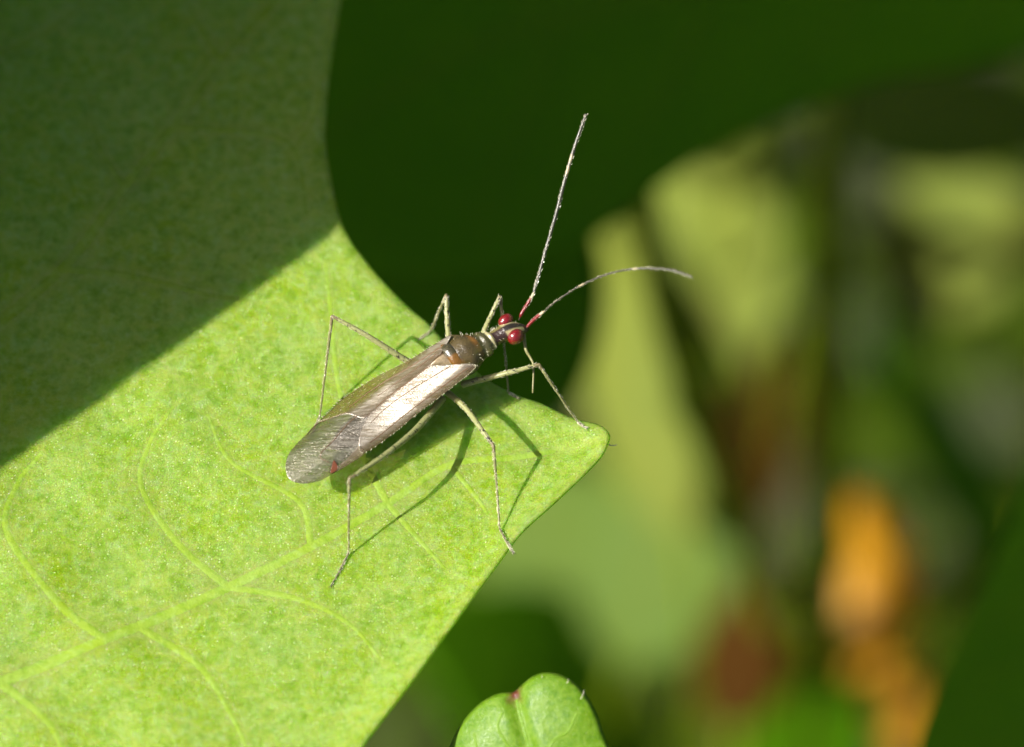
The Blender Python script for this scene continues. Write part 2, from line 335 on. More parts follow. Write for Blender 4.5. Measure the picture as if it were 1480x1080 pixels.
# ------------------------------------------------------------------ generic leaf lying in its own plane
def frame(origin, normal, xdir):
    n = np.array(normal, float); n /= np.linalg.norm(n); x = np.array(xdir, float); x -= n * (x @ n); x /= np.linalg.norm(x); y = np.cross(n, x)
    M = np.eye(4); M[:3, 0] = x; M[:3, 1] = y; M[:3, 2] = n; M[:3, 3] = origin; return M
def onplane(M, px):
    Mi = np.linalg.inv(M); o = M[:3, 3]; n = M[:3, 2]; out = []
    for a, b in px:
        r = ray(a, b); t = ((o - CAM) @ n) / (r @ n); q = CAM + r * t; out.append((Mi[:3, :3] @ q + Mi[:3, 3])[:2])
    return np.array(out)
def leaf(name, label, M, outline, mat, vmat, rib, curve=.004, th=.3, res=.6, group=None, petiole=None, side=4, cup=0.0, wave=.15, cat='leaf', pr=.5):
    root = thing(name, label, cat, M[:3, 3], group)
    poly = catmull(outline, 6, True); lo = poly.min(0) - res; hi = poly.max(0) + res
    ph = random.random() * 6
    def zf(x, y, d): return -curve * x * x - cup * y * y + wave * np.sin(x * .35 + ph) * np.cos(y * .4 + ph)
    rb = catmull(rib, 8); ls = [(rb, min(.5, np.ptp(poly[:, 0]) * .022), .1)]
    V, F, A = sheet(poly, np.arange(lo[0], hi[0], res), np.arange(lo[1], hi[1], res), zf, th, ls, M); obj('blade', V, F, mat, root, A)
    rw_ = min(.45, np.ptp(poly[:, 0]) * .02); V, F = ridge(rb, zf, rw_, rw_ * .3, rw_ * .35, M); obj('midrib', V, F, vmat, root, {'vein': np.full(len(V), .8)})
    n = len(rb)
    for k in range(side):
        i = int(n * (.12 + .7 * k / max(1, side))); t = rb[min(i + 2, n - 1)] - rb[i]; t = t / (np.linalg.norm(t) + 1e-9)
        for s in (-1, 1):
            nrm = np.array([-t[1], t[0]]) * s; d = t * .75 + nrm; d /= np.linalg.norm(d); q = [rb[i]]
            for st in range(40):
                p = q[-1] + d * .6; d = d + t * .015; d /= np.linalg.norm(d)
                if not inside(np.array([p[0]]), np.array([p[1]]), poly)[0]: break
                q.append(p)
            if len(q) > 5:
                V, F = ridge(np.array(q[:-1]), zf, rw_ * .5, rw_ * .2, rw_ * .18, M); obj('vein', V, F, vmat, root, {'vein': np.full(len(V), .6)})
    if petiole is not None:
        b = rb[0]; p0 = (M @ np.array([b[0], b[1], zf(b[0], b[1], 0) - th * .6, 1]))[:3]
        pts = [p0] + [np.array(p) for p in petiole]; v, f, _ = tube(catmull(pts, 6), pr, 8); obj('petiole', v, f, M_STEM, root)
    return root
def oval(L, W, notch=0.0, tipp=1.0):
    """leaf outline along +x, base at 0"""
    a = []
    for s in (1, -1):
        r = [(0.0, .0 + notch), (.06, .45), (.2, .85), (.4, 1), (.62, .86), (.82, .5), (1, 0.02)]
        if s < 0: r = r[::-1][1:-1]
        for u, v in r: a.append((u * L - (notch * L * .5 if u < .1 and u > 0 else 0), s * v * W * .5))
    return np.array(a)

# dark leaf across the top, in the shade of the big leaf
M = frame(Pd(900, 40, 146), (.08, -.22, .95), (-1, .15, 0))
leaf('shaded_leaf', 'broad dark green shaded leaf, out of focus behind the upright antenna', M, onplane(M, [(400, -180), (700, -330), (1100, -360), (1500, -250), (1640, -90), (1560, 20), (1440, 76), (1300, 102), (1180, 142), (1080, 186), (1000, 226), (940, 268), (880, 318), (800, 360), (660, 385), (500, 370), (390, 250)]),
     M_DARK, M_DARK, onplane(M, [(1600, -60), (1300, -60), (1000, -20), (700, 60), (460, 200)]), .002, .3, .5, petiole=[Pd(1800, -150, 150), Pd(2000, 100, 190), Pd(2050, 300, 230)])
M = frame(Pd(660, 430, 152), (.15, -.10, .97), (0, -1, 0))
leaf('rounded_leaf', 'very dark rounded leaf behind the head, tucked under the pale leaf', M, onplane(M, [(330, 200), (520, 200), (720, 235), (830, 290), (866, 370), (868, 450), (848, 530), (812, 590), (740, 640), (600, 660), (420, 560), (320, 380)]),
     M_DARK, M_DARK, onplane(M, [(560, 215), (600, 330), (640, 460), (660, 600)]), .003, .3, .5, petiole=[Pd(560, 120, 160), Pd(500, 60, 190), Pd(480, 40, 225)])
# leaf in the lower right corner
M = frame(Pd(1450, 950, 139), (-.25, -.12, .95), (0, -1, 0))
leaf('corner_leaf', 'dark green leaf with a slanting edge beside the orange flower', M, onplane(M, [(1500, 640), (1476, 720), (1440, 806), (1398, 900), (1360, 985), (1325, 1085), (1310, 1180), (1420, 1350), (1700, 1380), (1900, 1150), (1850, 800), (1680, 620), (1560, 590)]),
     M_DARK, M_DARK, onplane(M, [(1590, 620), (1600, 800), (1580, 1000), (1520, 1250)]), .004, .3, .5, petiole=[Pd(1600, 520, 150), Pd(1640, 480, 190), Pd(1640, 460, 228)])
# small bright leaf at the upper right
M = frame(Pd(1500, 55, 150), (-.3, -.35, .85), (1, -.2, 0))
leaf('leaf_tip', 'small bright green leaf tip poking out beside the broad shaded leaf', M, onplane(M, [(1425, 72), (1460, 45), (1520, 10), (1620, 0), (1700, 40), (1640, 100), (1540, 95), (1470, 88)]),
     M_SUN, M_VEIN, onplane(M, [(1690, 45), (1600, 50), (1500, 60), (1430, 72)]), .003, .25, .4, side=2, petiole=[Pd(1800, 60, 170), Pd(1900, 100, 232)])

# ------------------------------------------------------------------ leaves far behind, blurred
FAR = [ # px, py, depth, length, width, heading(deg), normal, material, label
    (1015, 310, 186, 9.5, 4.6, 93, (-.5, -.4, .75), M_PALE, 'yellow green sunlit leaf between the two blurred stems, upper part'),
    (900, 520, 184, 11, 3.6, 97, (-.5, -.4, .75), M_PALE, 'long pale green leaf behind the tip of the pale lobed leaf'),
    (960, 770, 186, 8.5, 5.4, 60, (-.45, -.4, .8), M_MID, 'bright green blurred leaf left of the slanting stem'),
    (800, 790, 196, 8, 6, 150, (-.2, -.3, .9), M_MID, 'mid green blurred leaf just under the edge of the lobed leaf'),
    (1390, 350, 190, 6.6, 4.6, 8, (-.5, -.45, .75), M_PALE, 'pale olive blurred leaf right of the upright stem'),
    (1385, 165, 176, 8, 3.6, -4, (-.1, -.2, .95), M_MID, 'blurred green leaf just below the broad shaded leaf'),
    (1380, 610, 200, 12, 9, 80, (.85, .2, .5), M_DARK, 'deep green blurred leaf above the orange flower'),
    (1105, 620, 204, 7, 2.6, 80, (.1, -.3, .9), M_BROWN, 'brownish withered leaf low between the two stems'),
    (1070, 945, 182, 4.4, 2.6, 85, (-.1, -.3, .9), M_BROWN, 'small red brown dead leaf at the foot of the stems'),
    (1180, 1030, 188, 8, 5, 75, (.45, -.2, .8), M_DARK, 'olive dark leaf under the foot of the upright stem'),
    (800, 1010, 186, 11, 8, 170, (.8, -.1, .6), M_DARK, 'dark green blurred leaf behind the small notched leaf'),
]
for (x, y, d, L, W, hd, nr, mt, lab) in FAR:
    a = math.radians(hd); xd = np.array([math.cos(a), math.sin(a), 0]); c = Pd(x, y, d); M = frame(c, nr, xd); M[:3, 3] = c - M[:3, 0] * L * .5
    b = M[:3, 3]
    leaf('background_leaf', lab, M, oval(L, W), mt, mt, np.array([(0, 0), (L * .3, .1), (L * .65, -.1), (L * .97, 0)]), .012, .15, .3,
         'blurred leaves far behind', petiole=[b - M[:3, 0] * 1.5 + [0, 0, -1.5], b - M[:3, 0] * 2.5 + [0, 0, -8], np.array([b[0], b[1], -97]) - M[:3, 0] * 3 * [1, 1, 0]], pr=.16, side=3, wave=.05)

def stem(name, label, pts, r0, r1, nodes=()):
    root = thing(name, label, 'stem', pts[0], None); c = catmull(pts, 10); n = len(c)
    r = np.linspace(r0, r1, n) * (1 + .04 * np.sin(np.arange(n) * .9))
    v, f, _ = tube(c, r, 14); obj('stalk', v, f, M_STEM, root)
    for k in nodes:
        i = int(k * (n - 1)); v, f, _ = tube(c[max(0, i - 1):i + 2], [r[i] * 1.02, r[i] * 1.35, r[i] * 1.02][:len(c[max(0, i - 1):i + 2])], 14); obj('node', v, f, M_STEM, root)
base = Pd(1180, 1180, 236); base[2] = -97
stem('upright_stem', 'thick upright green stem, blurred, rising behind to the broad leaf', [base, Pd(1183, 1020, 196), Pd(1192, 820, 176), Pd(1196, 560, 166), Pd(1198, 320, 160), Pd(1206, 100, 158), Pd(1215, -200, 158)], .62, .42, (.35, .62))
stem('slanting_stem', 'slanting dark green stem, blurred, leaning left of the upright stem', [Pd(1150, 1060, 194), Pd(1112, 860, 180), Pd(1060, 735, 172), Pd(1000, 580, 164), Pd(955, 420, 158), Pd(928, 290, 154), Pd(910, 200, 152)], .52, .34, (.5,))

# ------------------------------------------------------------------ orange flower
def flower(px, py, d, s):
    c = Pd(px, py, d); root = thing('orange_flower', 'orange flower of rounded petals, blurred, low behind the upright stem', 'flower', c)
    nz = np.array([-.85, -.25, .45]); nz /= np.linalg.norm(nz)
    for k in range(7):
        a = k * 2 * math.pi / 7 + .3; u = frame(c, nz, (1, .2, 0)); xd = u[:3, 0] * math.cos(a) + u[:3, 1] * math.sin(a) + nz * (.35 if k % 2 else .55)
        n2 = nz - .5 * (u[:3, 0] * math.cos(a) + u[:3, 1] * math.sin(a)); M = frame(c, n2, xd)
        o = np.array([(0, .5), (2.2, 1.5), (4.6, 2.1), (6.0, 1.4), (6.2, .4), (5.8, 0), (6.2, -.5), (5.9, -1.5), (4.4, -2.1), (2.2, -1.5), (0, -.5)]) * s
        poly = catmull(o, 4, True); lo = poly.min(0); hi = poly.max(0)
        V, F, A = sheet(poly, np.arange(lo[0] - .3, hi[0] + .4, .35), np.arange(lo[1] - .3, hi[1] + .4, .35), lambda x, y, d_: .05 * y * y - .02 * x * x, .15, (), M)
        obj('petal', V, F, M_PETAL, root, A)
    v, f, _ = tube([c - nz * .6, c + nz * .5, c + nz * 1.3], [1.2 * s, 1.4 * s, .5 * s], 12); obj('flower_centre', v, f, M_PETAL, root, {'vein': np.zeros(len(v))})
    v, f, _ = tube(catmull([c - nz * .6, c - nz * 3 + [0, 0, -3], np.array([c[0] + 1.5, c[1] + 2, -97])], 8), .45, 10); obj('stalk', v, f, M_STEM, root)
    return root
flower(1292, 850, 184, .47)
def bud(px, py, d, tilt, ln, r, name, label, mat):
    c = Pd(px, py, d); root = thing(name, label, 'petal', c)
    p = catmull([c + UP * ln * .5 + RT * tilt, c + RT * -.25, c - UP * ln * .5 + RT * .1], 8); v, f, _ = tube(p, r * np.sin(np.linspace(.25, 2.95, len(p))), 10, .5)
    obj('petal_blade', v, f, mat, root, {'vein': np.zeros(len(v))})
    v, f, _ = tube(catmull([p[-1], p[-1] + [.2, .4, -3], np.array([p[-1][0] + 1, p[-1][1] + 1, -97])], 6), .14, 8); obj('stalk', v, f, M_STEM, root)
bud(1166, 850, 158, .35, 1.7, .22, 'curled_petal', 'thin curled yellow petal standing beside the upright stem', M_PALE)
bud(1312, 1005, 186, -.6, 4.4, 1.0, 'drooping_petal', 'drooping dull orange petal hanging under the orange flower', M_PETAL)

# ------------------------------------------------------------------ small notched young leaf in front
def young():
    c = Pd(765, 1060, 117.3); M = frame(c, (-.25, -.45, .86), (0, 1, .3))
    root = thing('young_leaf', 'small glossy green young leaf with a notched red brown tip', 'leaf', Pd(770, 1300, 122))
    o = onplane(M, [(640, 1150), (646, 1100), (652, 1078), (668, 1048), (690, 1024), (712, 1010), (728, 1006), (738, 1006), (747, 1001), (758, 991), (772, 981), (788, 977), (806, 980), (824, 990), (842, 1010), (856, 1035), (866, 1065), (878, 1100), (884, 1160), (850, 1260), (780, 1310), (700, 1270)])
    poly = catmull(o, 6, True); tipn = onplane(M, [(742, 1004)])[0]; rib = catmull(onplane(M, [(775, 1310), (772, 1200), (768, 1100), (760, 1060), (745, 1012)]), 8)
    side = [catmull(onplane(M, q), 6) for q in ([(772, 1150), (800, 1075), (822, 1058), (835, 1030)], [(770, 1120), (735, 1075), (722, 1050), (728, 1030)], [(768, 1100), (700, 1090), (686, 1060)])]
    def zf(x, y, d):
        z = .16 * (1 - np.exp(-np.clip(d, 0, 3) / .35)) - .05 * np.hypot(x, y) ** 1.5
        g = dist_lines(x, y, [(rib, .22, .16)]); return z - .10 * g + .02 * np.sin(x * 5) * np.sin(y * 4.3)
    lo = poly.min(0) - .1; hi = poly.max(0) + .1
    V, F, A = sheet(poly, np.arange(lo[0], hi[0], .05), np.arange(lo[1], hi[1], .05), zf, .16, [(rib, .06, .04)] + [(s, .05, .03) for s in side], M)
    Q = (np.linalg.inv(M) @ np.hstack([V, np.ones((len(V), 1))]).T).T
    A['spot'] = np.clip(1.25 - np.hypot(Q[:, 0] - tipn[0], (Q[:, 1] - tipn[1]) * 1.2) / .20 + .25 * np.sin(Q[:, 0] * 23) * np.sin(Q[:, 1] * 19), 0, 1); obj('blade', V, F, M_YOUNG, root, A)
    for l, w in [(rib, .035)] + [(s, .025) for s in side]:
        V, F = ridge(l, lambda x, y, d: zf(x, y, near(np.asarray(x), np.asarray(y), poly)[4]), w * 1.4, w, .014, M); obj('midrib' if w > .03 else 'vein', V, F, M_YVEIN, root)
    for (x, y, dx, dy) in [(840, 1008, 5, -13), (820, 985, 2, -6), (784, 977, 0, -4)]:
        b = onplane(M, [(x - 1, y + 3)])[0]; p0 = (M @ np.array([b[0], b[1], .0, 1]))[:3]; p1 = p0 + RT * dx / 74 - UP * dy / 74 - FW * .05
        v, f, _ = tube([p0, (p0 + p1) / 2 + RT * .01, p1], [.006, .005, .003], 5); obj('bristle', v, f, M_HAIR, root)
    b = rib[0]; p0 = (M @ np.array([b[0], b[1], zf(np.array([b[0]]), np.array([b[1]]), np.array([1.]))[0] - .1, 1]))[:3]
    v, f, _ = tube(catmull([p0, p0 + [0, -1.2, -1.5], p0 + [-.6, -2.2, -9], [p0[0] - 2, p0[1] - 3, -97]], 8), .22, 8); obj('petiole', v, f, M_STEM, root)
M_YVEIN = stem_material('vein_young_green', (.125, .235, .012), (.115, .225, .012), .4, .25)
young()

# ------------------------------------------------------------------ leaf above and to the left: throws the shade on the big leaf
def overhead():
    t = 18.0; off = SUN * t
    edge = [(560, 262), (493, 321), (430, 372), (340, 438), (240, 510), (120, 592), (0, 676), (-160, 780), (-400, 930)]
    pts = [P(*p) + off for p in edge]; z = pts[1][2]; o = np.array([p[:2] for p in pts])
    o[0] = o[1] + [.25, 1.2]
    rest = np.array([(-45, -14), (-56, -2), (-54, 16), (-40, 30), (-26, 34), (-15.5, 26), (-13.6, 14), (-14.0, 6)]); o = np.vstack([o, rest])
    c = np.array([-32., 6, z]); M = np.eye(4); M[:3, 3] = c
    leaf('overhanging_leaf', 'leaf overhanging from the left that shades the upper half of the lobed leaf', M, o - c[:2], M_OVER, M_VEIN_D, np.array([(-22, -4), (-10, 0), (4, 5), (14, 12)]), 0, .25, .6, petiole=[(-62, -2, 8), (-72, -4, -30), (-74, -5, -97)], wave=0)
overhead()

# ------------------------------------------------------------------ unseen leaves added beside and behind to bounce green light and block sky
def bounce_leaves():
    rnd = random.Random(11)
    spots = [((34, 8, 14), 32, 24), ((30, 34, 18), 36, 26), ((8, 42, 24), 34, 24), ((46, 24, 36), 38, 28), ((20, 52, 44), 40, 28), ((-14, 50, 30), 34, 24), ((44, -16, 22), 32, 22), ((-36, 52, 12), 34, 24)]
    words = ['lowest and nearest the lobed tip', 'low beside the upright stem', 'just past the broad shaded leaf', 'high above the orange flower', 'topmost of the added leaves', 'past the shaded lobe', 'beside the corner leaf', 'farthest along from the overhanging leaf']
    for (c, L, W), w in zip(spots, words):
        c = np.array(c, float); n = SUN * 1.0 + np.array([0, 0, .15]) + np.array([rnd.uniform(-.2, .2) for _ in range(3)]); a = rnd.uniform(-.6, .6); M = frame(c, n, (math.sin(a), math.cos(a), .2)); M[:3, 3] = c - M[:3, 0] * L * .5; b = M[:3, 3]
        leaf('added_bounce_leaf', 'large sunlit green leaf added out of view to bounce light, ' + w, M, oval(L, W), M_BOUNCE, M_BOUNCE, np.array([(0, 0), (L * .3, .3), (L * .65, -.2), (L * .97, 0)]), .004, .25, .8, 'added leaves filling the shade with green light',
             petiole=[b + [1, -1, -4], b + [5, 2, -22], [b[0] + 8, b[1] + 5, -97]])
bounce_leaves()

# ------------------------------------------------------------------ the plant bug
AX = np.array([.80, .60, 0]); LF = np.array([-.60, .80, 0]); ORG = P(600, 600, 0)
def Wd(x, y, z): return ORG + AX * x + LF * y + np.array([0, 0, z])
def loc(p): q = np.asarray(p) - ORG; return float(q @ AX), float(q @ LF), float(q[2])
def midy(x): return float(np.interp(x, [-3, 0, 1.2, 1.7, 2.2, 2.5], [.08, .10, .045, -.07, -.17, -.27]))

BUG = thing('plant_bug', 'slender brown plant bug with silvery wings and red eyes standing on a pale leaf', 'insect', ORG)

def bug_body():
    st = [(-1.95, .72, .02, .02), (-1.7, .71, .2, .10), (-1.2, .69, .32, .17), (-.5, .73, .37, .21), (.2, .84, .38, .26), (.7, .98, .38, .32), (.9, 1.05, .38, .38), (1.02, 1.08, .40, .40), (1.12, 1.10, .435, .40),
          (1.22, 1.12, .435, .40), (1.34, 1.13, .365, .375), (1.45, 1.14, .305, .33), (1.52, 1.15, .265, .285), (1.56, 1.155, .265, .275), (1.62, 1.17, .275, .285), (1.68, 1.18, .25, .265), (1.71, 1.19, .20, .215), (1.735, 1.2, .195, .21), (1.77, 1.21, .20, .215), (1.81, 1.22, .165, .18),
          (1.88, 1.24, .155, .165), (1.97, 1.26, .16, .165), (2.06, 1.27, .185, .18), (2.15, 1.275, .20, .185), (2.24, 1.27, .20, .18), (2.32, 1.255, .175, .165), (2.40, 1.23, .13, .14), (2.47, 1.20, .09, .11), (2.53, 1.17, .05, .07), (2.56, 1.15, .008, .01)]
    st = np.array(st); st = catmull(st, 3); n = 28; V = []; C = []
    for x, zc, w, h in st:
        yc = midy(x)
        for k in range(n):
            a = 2 * math.pi * k / n; cy, sz = math.cos(a), math.sin(a)
            V.append(Wd(x, yc + w * cy, zc + h * sz))
            top = sz > .25; side = abs(cy)
            if x < .8: c = (.16, .17, .05)
            elif x < 1.03: c = (.10, .055, .018) if side > .5 else (.055, .040, .018)
            elif x < 1.5:
                c = np.array((.058, .042, .014)); c = c + (np.array((.20, .08, .010)) - c) * (.75 * max(0, 1 - abs(x - 1.43) / .09) * (1 if cy > -.4 else .3))
                c = c * (.75 + .5 * abs(math.sin(cy * 4.2 + 1.1)))
                if sz < .1: c = np.array((.13, .12, .05))
            elif x < 1.7: c = (.050, .046, .016) if side < .8 else (.09, .085, .03)
            elif x < 1.8: c = (.30, .27, .14)
            elif x < 2.04: c = (.030, .014, .010) if cy < .25 else (.13, .11, .035)
            elif x < 2.42: c = (.020, .014, .010) if side < .38 else ((.30, .26, .13) if side < .82 else (.06, .05, .02))
            else: c = (.03, .02, .012)
            C.append(c)
    m = len(st); F = [(i * n + k, i * n + (k + 1) % n, (i + 1) * n + (k + 1) % n, (i + 1) * n + k) for i in range(m - 1) for k in range(n)]
    F.append(tuple(range(n))[::-1]); F.append(tuple((m - 1) * n + k for k in range(n)))
    C = np.array([np.asarray(c, float) for c in C])
    obj('body', V, F, attr_material('bug_cuticle', .27, .6, 0, .55, 22, coat=.3), BUG, {'col': C})
    # mesoscutum dome and scutellum between the wing bases
    def dome(name, x0, x1, w, z0, h, colf, zt=0):
        a = []; c = []; nu, nv = 14, 14
        for i in range(nu):
            for j in range(nv):
                u = i / (nu - 1); v = j / (nv - 1) * 2 - 1; x = x0 + (x1 - x0) * u; ww = w * (u ** .8 if name == 'scutellum' else math.sqrt(max(0, 1 - (2 * u - 1) ** 4)))
                hh = h * (1 - v * v) * math.sin(math.pi * min(1, max(0, u))) ** .5
                a.append(Wd(x, midy(x) + .03 + ww * v, z0 + zt * u + hh - .05 * v * v)); c.append(colf(u, v))
        f = [(i * nv + j, (i + 1) * nv + j, (i + 1) * nv + j + 1, i * nv + j + 1) for i in range(nu - 1) for j in range(nv - 1)]
        obj(name, a, f, attr_material(name + '_cuticle', .25, .6, 0, .5, 20, coat=.4), BUG, {'col': np.array(c)})
    dome('mesoscutum', .80, 1.08, .33, 1.40, .10, lambda u, v: (.045, .038, .018) if abs(v - .15) < .4 else (.15, .07, .012))
    dome('scutellum', .40, .84, .19, 1.30, .09, lambda u, v: (.30, .23, .14) if v < .1 else (.08, .05, .025), .10)
bug_body()

# --- wings
WX = np.linspace(-3.4, 1.6, 101); WZ = .885 + np.concatenate([[0], np.cumsum(np.interp(WX[:-1], [-1.3, -.5], [.04, .29]) * .05)]) - .016
def zwing(x, y, right):
    yr = .12; q = y - yr
    z = np.interp(x, WX, WZ)
    s = np.where(q < 0, .16 * np.abs(q) + .30 * np.clip(np.abs(q) - .42, 0, 1) ** 1.2, .30 * np.abs(q) + .35 * np.clip(np.abs(q) - .3, 0, 1) ** 1.3)
    fl = np.clip((-x - 1.3) / .9, 0, 1); s = s * (1 - .45 * fl) + .22 * fl * np.clip(np.abs(q) - .25, 0, 1)
    return z - s + (.018 if right else 0.0)
def wingpts(px, right):
    out = []
    for a, b in px:
        z = 1.1
        for _ in range(6):
            x, y, _z = loc(P(a, b, z)); z = float(zwing(np.array(x), np.array(y), right))
        out.append((x, y))
    return np.array(out)
M4 = np.eye(4); M4[:3, 0] = AX; M4[:3, 1] = LF; M4[:3, 3] = ORG

def wing_material(name, base, alpha, rough, spec, film=0.0, grain=30, bump=.5, aniso=0.0, vein=(.10, .06, .03), metal=0.0):
    t = NT(name); n = t.noise(grain, 3, .8); n2 = t.noise(5, 3, .6); vn = t.attr('vein')
    st = t.n('ShaderNodeMapping'); st.inputs['Rotation'].default_value = (0, 0, -math.atan2(.6, .8)); st.inputs['Scale'].default_value = (2.5, 22, 8)
    t.l(t.co, st.inputs['Vector']); n3 = t.noise(1.0, 3, .7, vec=st.outputs[0])
    c = t.mix(t.ramp(n2, (.35, 0.0), (.7, .6)), base, tuple(v * .6 for v in base)); tone = t.attr('tone'); c = t.mix(tone, c, (.10, .055, .022)); c = t.mix(t.math('MULTIPLY', vn, .8), c, vein); c = t.mix(t.math('MULTIPLY', t.math('POWER', t.attr('edge'), 8.0), .6), c, vein)
    h = t.math('ADD', t.math('MULTIPLY', n, .6), t.math('MULTIPLY', n3, .6)); nrm = t.bump(h, bump, .03)
    p = t.n('ShaderNodeBsdfPrincipled'); t.l(c, p.inputs['Base Color']); t.l(nrm, p.inputs['Normal'])
    rr = t.ramp(n3, (.3, rough * .8), (.7, min(1, rough * 1.25))); t.l(rr, p.inputs['Roughness'])
    p.inputs['IOR'].default_value = spec; p.inputs['Metallic'].default_value = metal
    if film: p.inputs['Thin Film Thickness'].default_value = film; p.inputs['Thin Film IOR'].default_value = 1.5
    tb = t.mixsh(.45, p.outputs[0], t.transl(c)); tr = t.n('ShaderNodeBsdfTransparent'); tr.inputs[0].default_value = (.92, .88, .78, 1)
    g = t.n('ShaderNodeFresnel'); g.inputs['IOR'].default_value = spec
    a = t.math('ADD', t.math('MULTIPLY', vn, .5), t.math('MULTIPLY_ADD' if False else 'ADD', t.math('MULTIPLY', tone, .15), t.math('MULTIPLY', t.math('SUBTRACT', 1.0, t.math('MULTIPLY', t.attr('outer'), .5)), alpha)))
    sh = t.mixsh(a, tr.outputs[0], tb)
    gl = t.n('ShaderNodeBsdfAnisotropic'); t.l(rr, gl.inputs['Roughness']); gl.inputs['Anisotropy'].default_value = aniso; gl.inputs['Tangent'].default_value = (-.6, .8, 0); t.l(nrm, gl.inputs['Normal']); gl.inputs['Color'].default_value = (1, .94, .86, 1)
    gf = t.math('MULTIPLY', t.math('SUBTRACT', 1.0, t.math('MULTIPLY', t.math('MAXIMUM', t.attr('outer'), tone), .85)), t.ramp(n3, (.30, .45 * metal), (.58, metal * 1.1)))
    return t.done(t.mixsh(gf, sh, gl.outputs[0]))
M_CORIUM = wing_material('forewing_tan', (.23, .165, .060), .82, .36, 1.45, 0, 26, .35, aniso=.25, metal=.30)
M_CUNEUS = wing_material('cuneus_tan', (.34, .27, .16), .70, .42, 1.5, 0, 26, .5, aniso=.3, metal=.15)
M_MEMB = wing_material('wing_membrane_smoky', (.10, .08, .05), .44, .30, 1.45, 320, 24, .75, aniso=.2, metal=.17)

def wing_sheet(name, px, right, mat, parent, lines, th=.012, dz=0.0, res=.03):
    o = wingpts(px, right); poly = catmull(o, 5, True); lo = poly.min(0) - res; hi = poly.max(0) + res
    zf = lambda x, y, d: zwing(x, y, right) + dz
    L = [(catmull(wingpts(p, right), 6), w, w * .7) for p, w in lines]
    V, F, A = sheet(poly, np.arange(lo[0], hi[0], res), np.arange(lo[1], hi[1], res), zf, th, L, M4)
    q = V - ORG; lx = q @ AX; ly = q @ LF; d = np.abs(ly - .12)
    A['tone'] = (np.clip(1 - d / .22, 0, 1) * .85 * (lx < 1.0) if not right else np.maximum(np.clip(1 - d / .10, 0, 1) * .5, np.clip((lx - .75) / .3, 0, 1) * .75)) * (name == 'forewing')
    A['outer'] = np.clip((d - (.25 if not right else .40)) / .16, 0, 1)
    b = obj(name, V, F, mat, parent, A)
    for l, w, _ in L:
        V, F = ridge(l, zf, w * .8, w * .5, .012, M4); obj('wing_vein', V, F, M_WVEIN, b)
    return b, poly, zf
M_WVEIN = NT('wing_vein_brown'); M_WVEIN = M_WVEIN.done(M_WVEIN.bsdf(Base_Color=(.13, .075, .035), Roughness=.35, Specular_IOR_Level=.6))

# left wing (far side), then right wing overlapping it
LW = [(651, 484), (625, 500), (587, 523), (547, 543), (515, 563), (492, 579), (474, 597), (461, 609), (480, 604), (503, 598), (526, 604), (552, 590), (576, 575), (602, 554), (622, 532), (636, 512), (646, 496)]
RW = [(688, 528), (680, 538), (658, 556), (628, 579), (593, 606), (560, 633), (527, 654), (519, 645), (521, 628), (528, 611), (540, 592), (566, 569), (592, 550), (618, 530), (634, 528), (655, 527), (674, 526)]
lw, lpoly, lz = wing_sheet('forewing', LW, False, M_CORIUM, BUG, [([(640, 500), (590, 532), (540, 562), (505, 588)], .018), ([(630, 512), (585, 545), (545, 573)], .014)])
rw, rpoly, rz = wing_sheet('forewing', RW, True, M_CORIUM, BUG, [([(676, 532), (630, 566), (580, 604), (535, 640)], .016), ([(650, 530), (600, 560), (560, 588), (535, 612)], .014), ([(618, 531), (592, 551), (566, 570), (542, 590)], .018)])
MEMB = [(545, 600), (527, 596), (512, 595), (501, 595), (480, 603), (458, 612), (443, 627), (427, 643), (416, 659), (413, 677), (419, 692), (437, 698), (459, 695), (477, 686), (493, 677), (507, 668), (520, 657), (532, 640), (540, 620)]
mb, mpoly, mz = wing_sheet('membrane', MEMB, True, M_MEMB, BUG, [([(516, 600), (500, 615), (482, 636), (466, 652), (464, 662), (476, 668)], .014), ([(501, 595), (480, 603), (458, 612), (444, 626)], .012)], dz=-.02)
CUN = [(527, 655), (519, 645), (512, 652), (500, 665), (486, 676), (480, 684), (493, 678), (508, 669)]
cn, cpoly, cz = wing_sheet('cuneus', CUN, True, M_CUNEUS, BUG, [], dz=.004, res=.02)
RED = [(483, 666), (480, 674), (478, 684), (485, 681), (488, 675)]
M_RED = NT('cuneus_tip_red'); M_RED = M_RED.done(M_RED.bsdf(Base_Color=(.11, .035, .016), Roughness=.35))
wing_sheet('cuneus_tip', RED, True, M_RED, cn, [], dz=.012, res=.02)

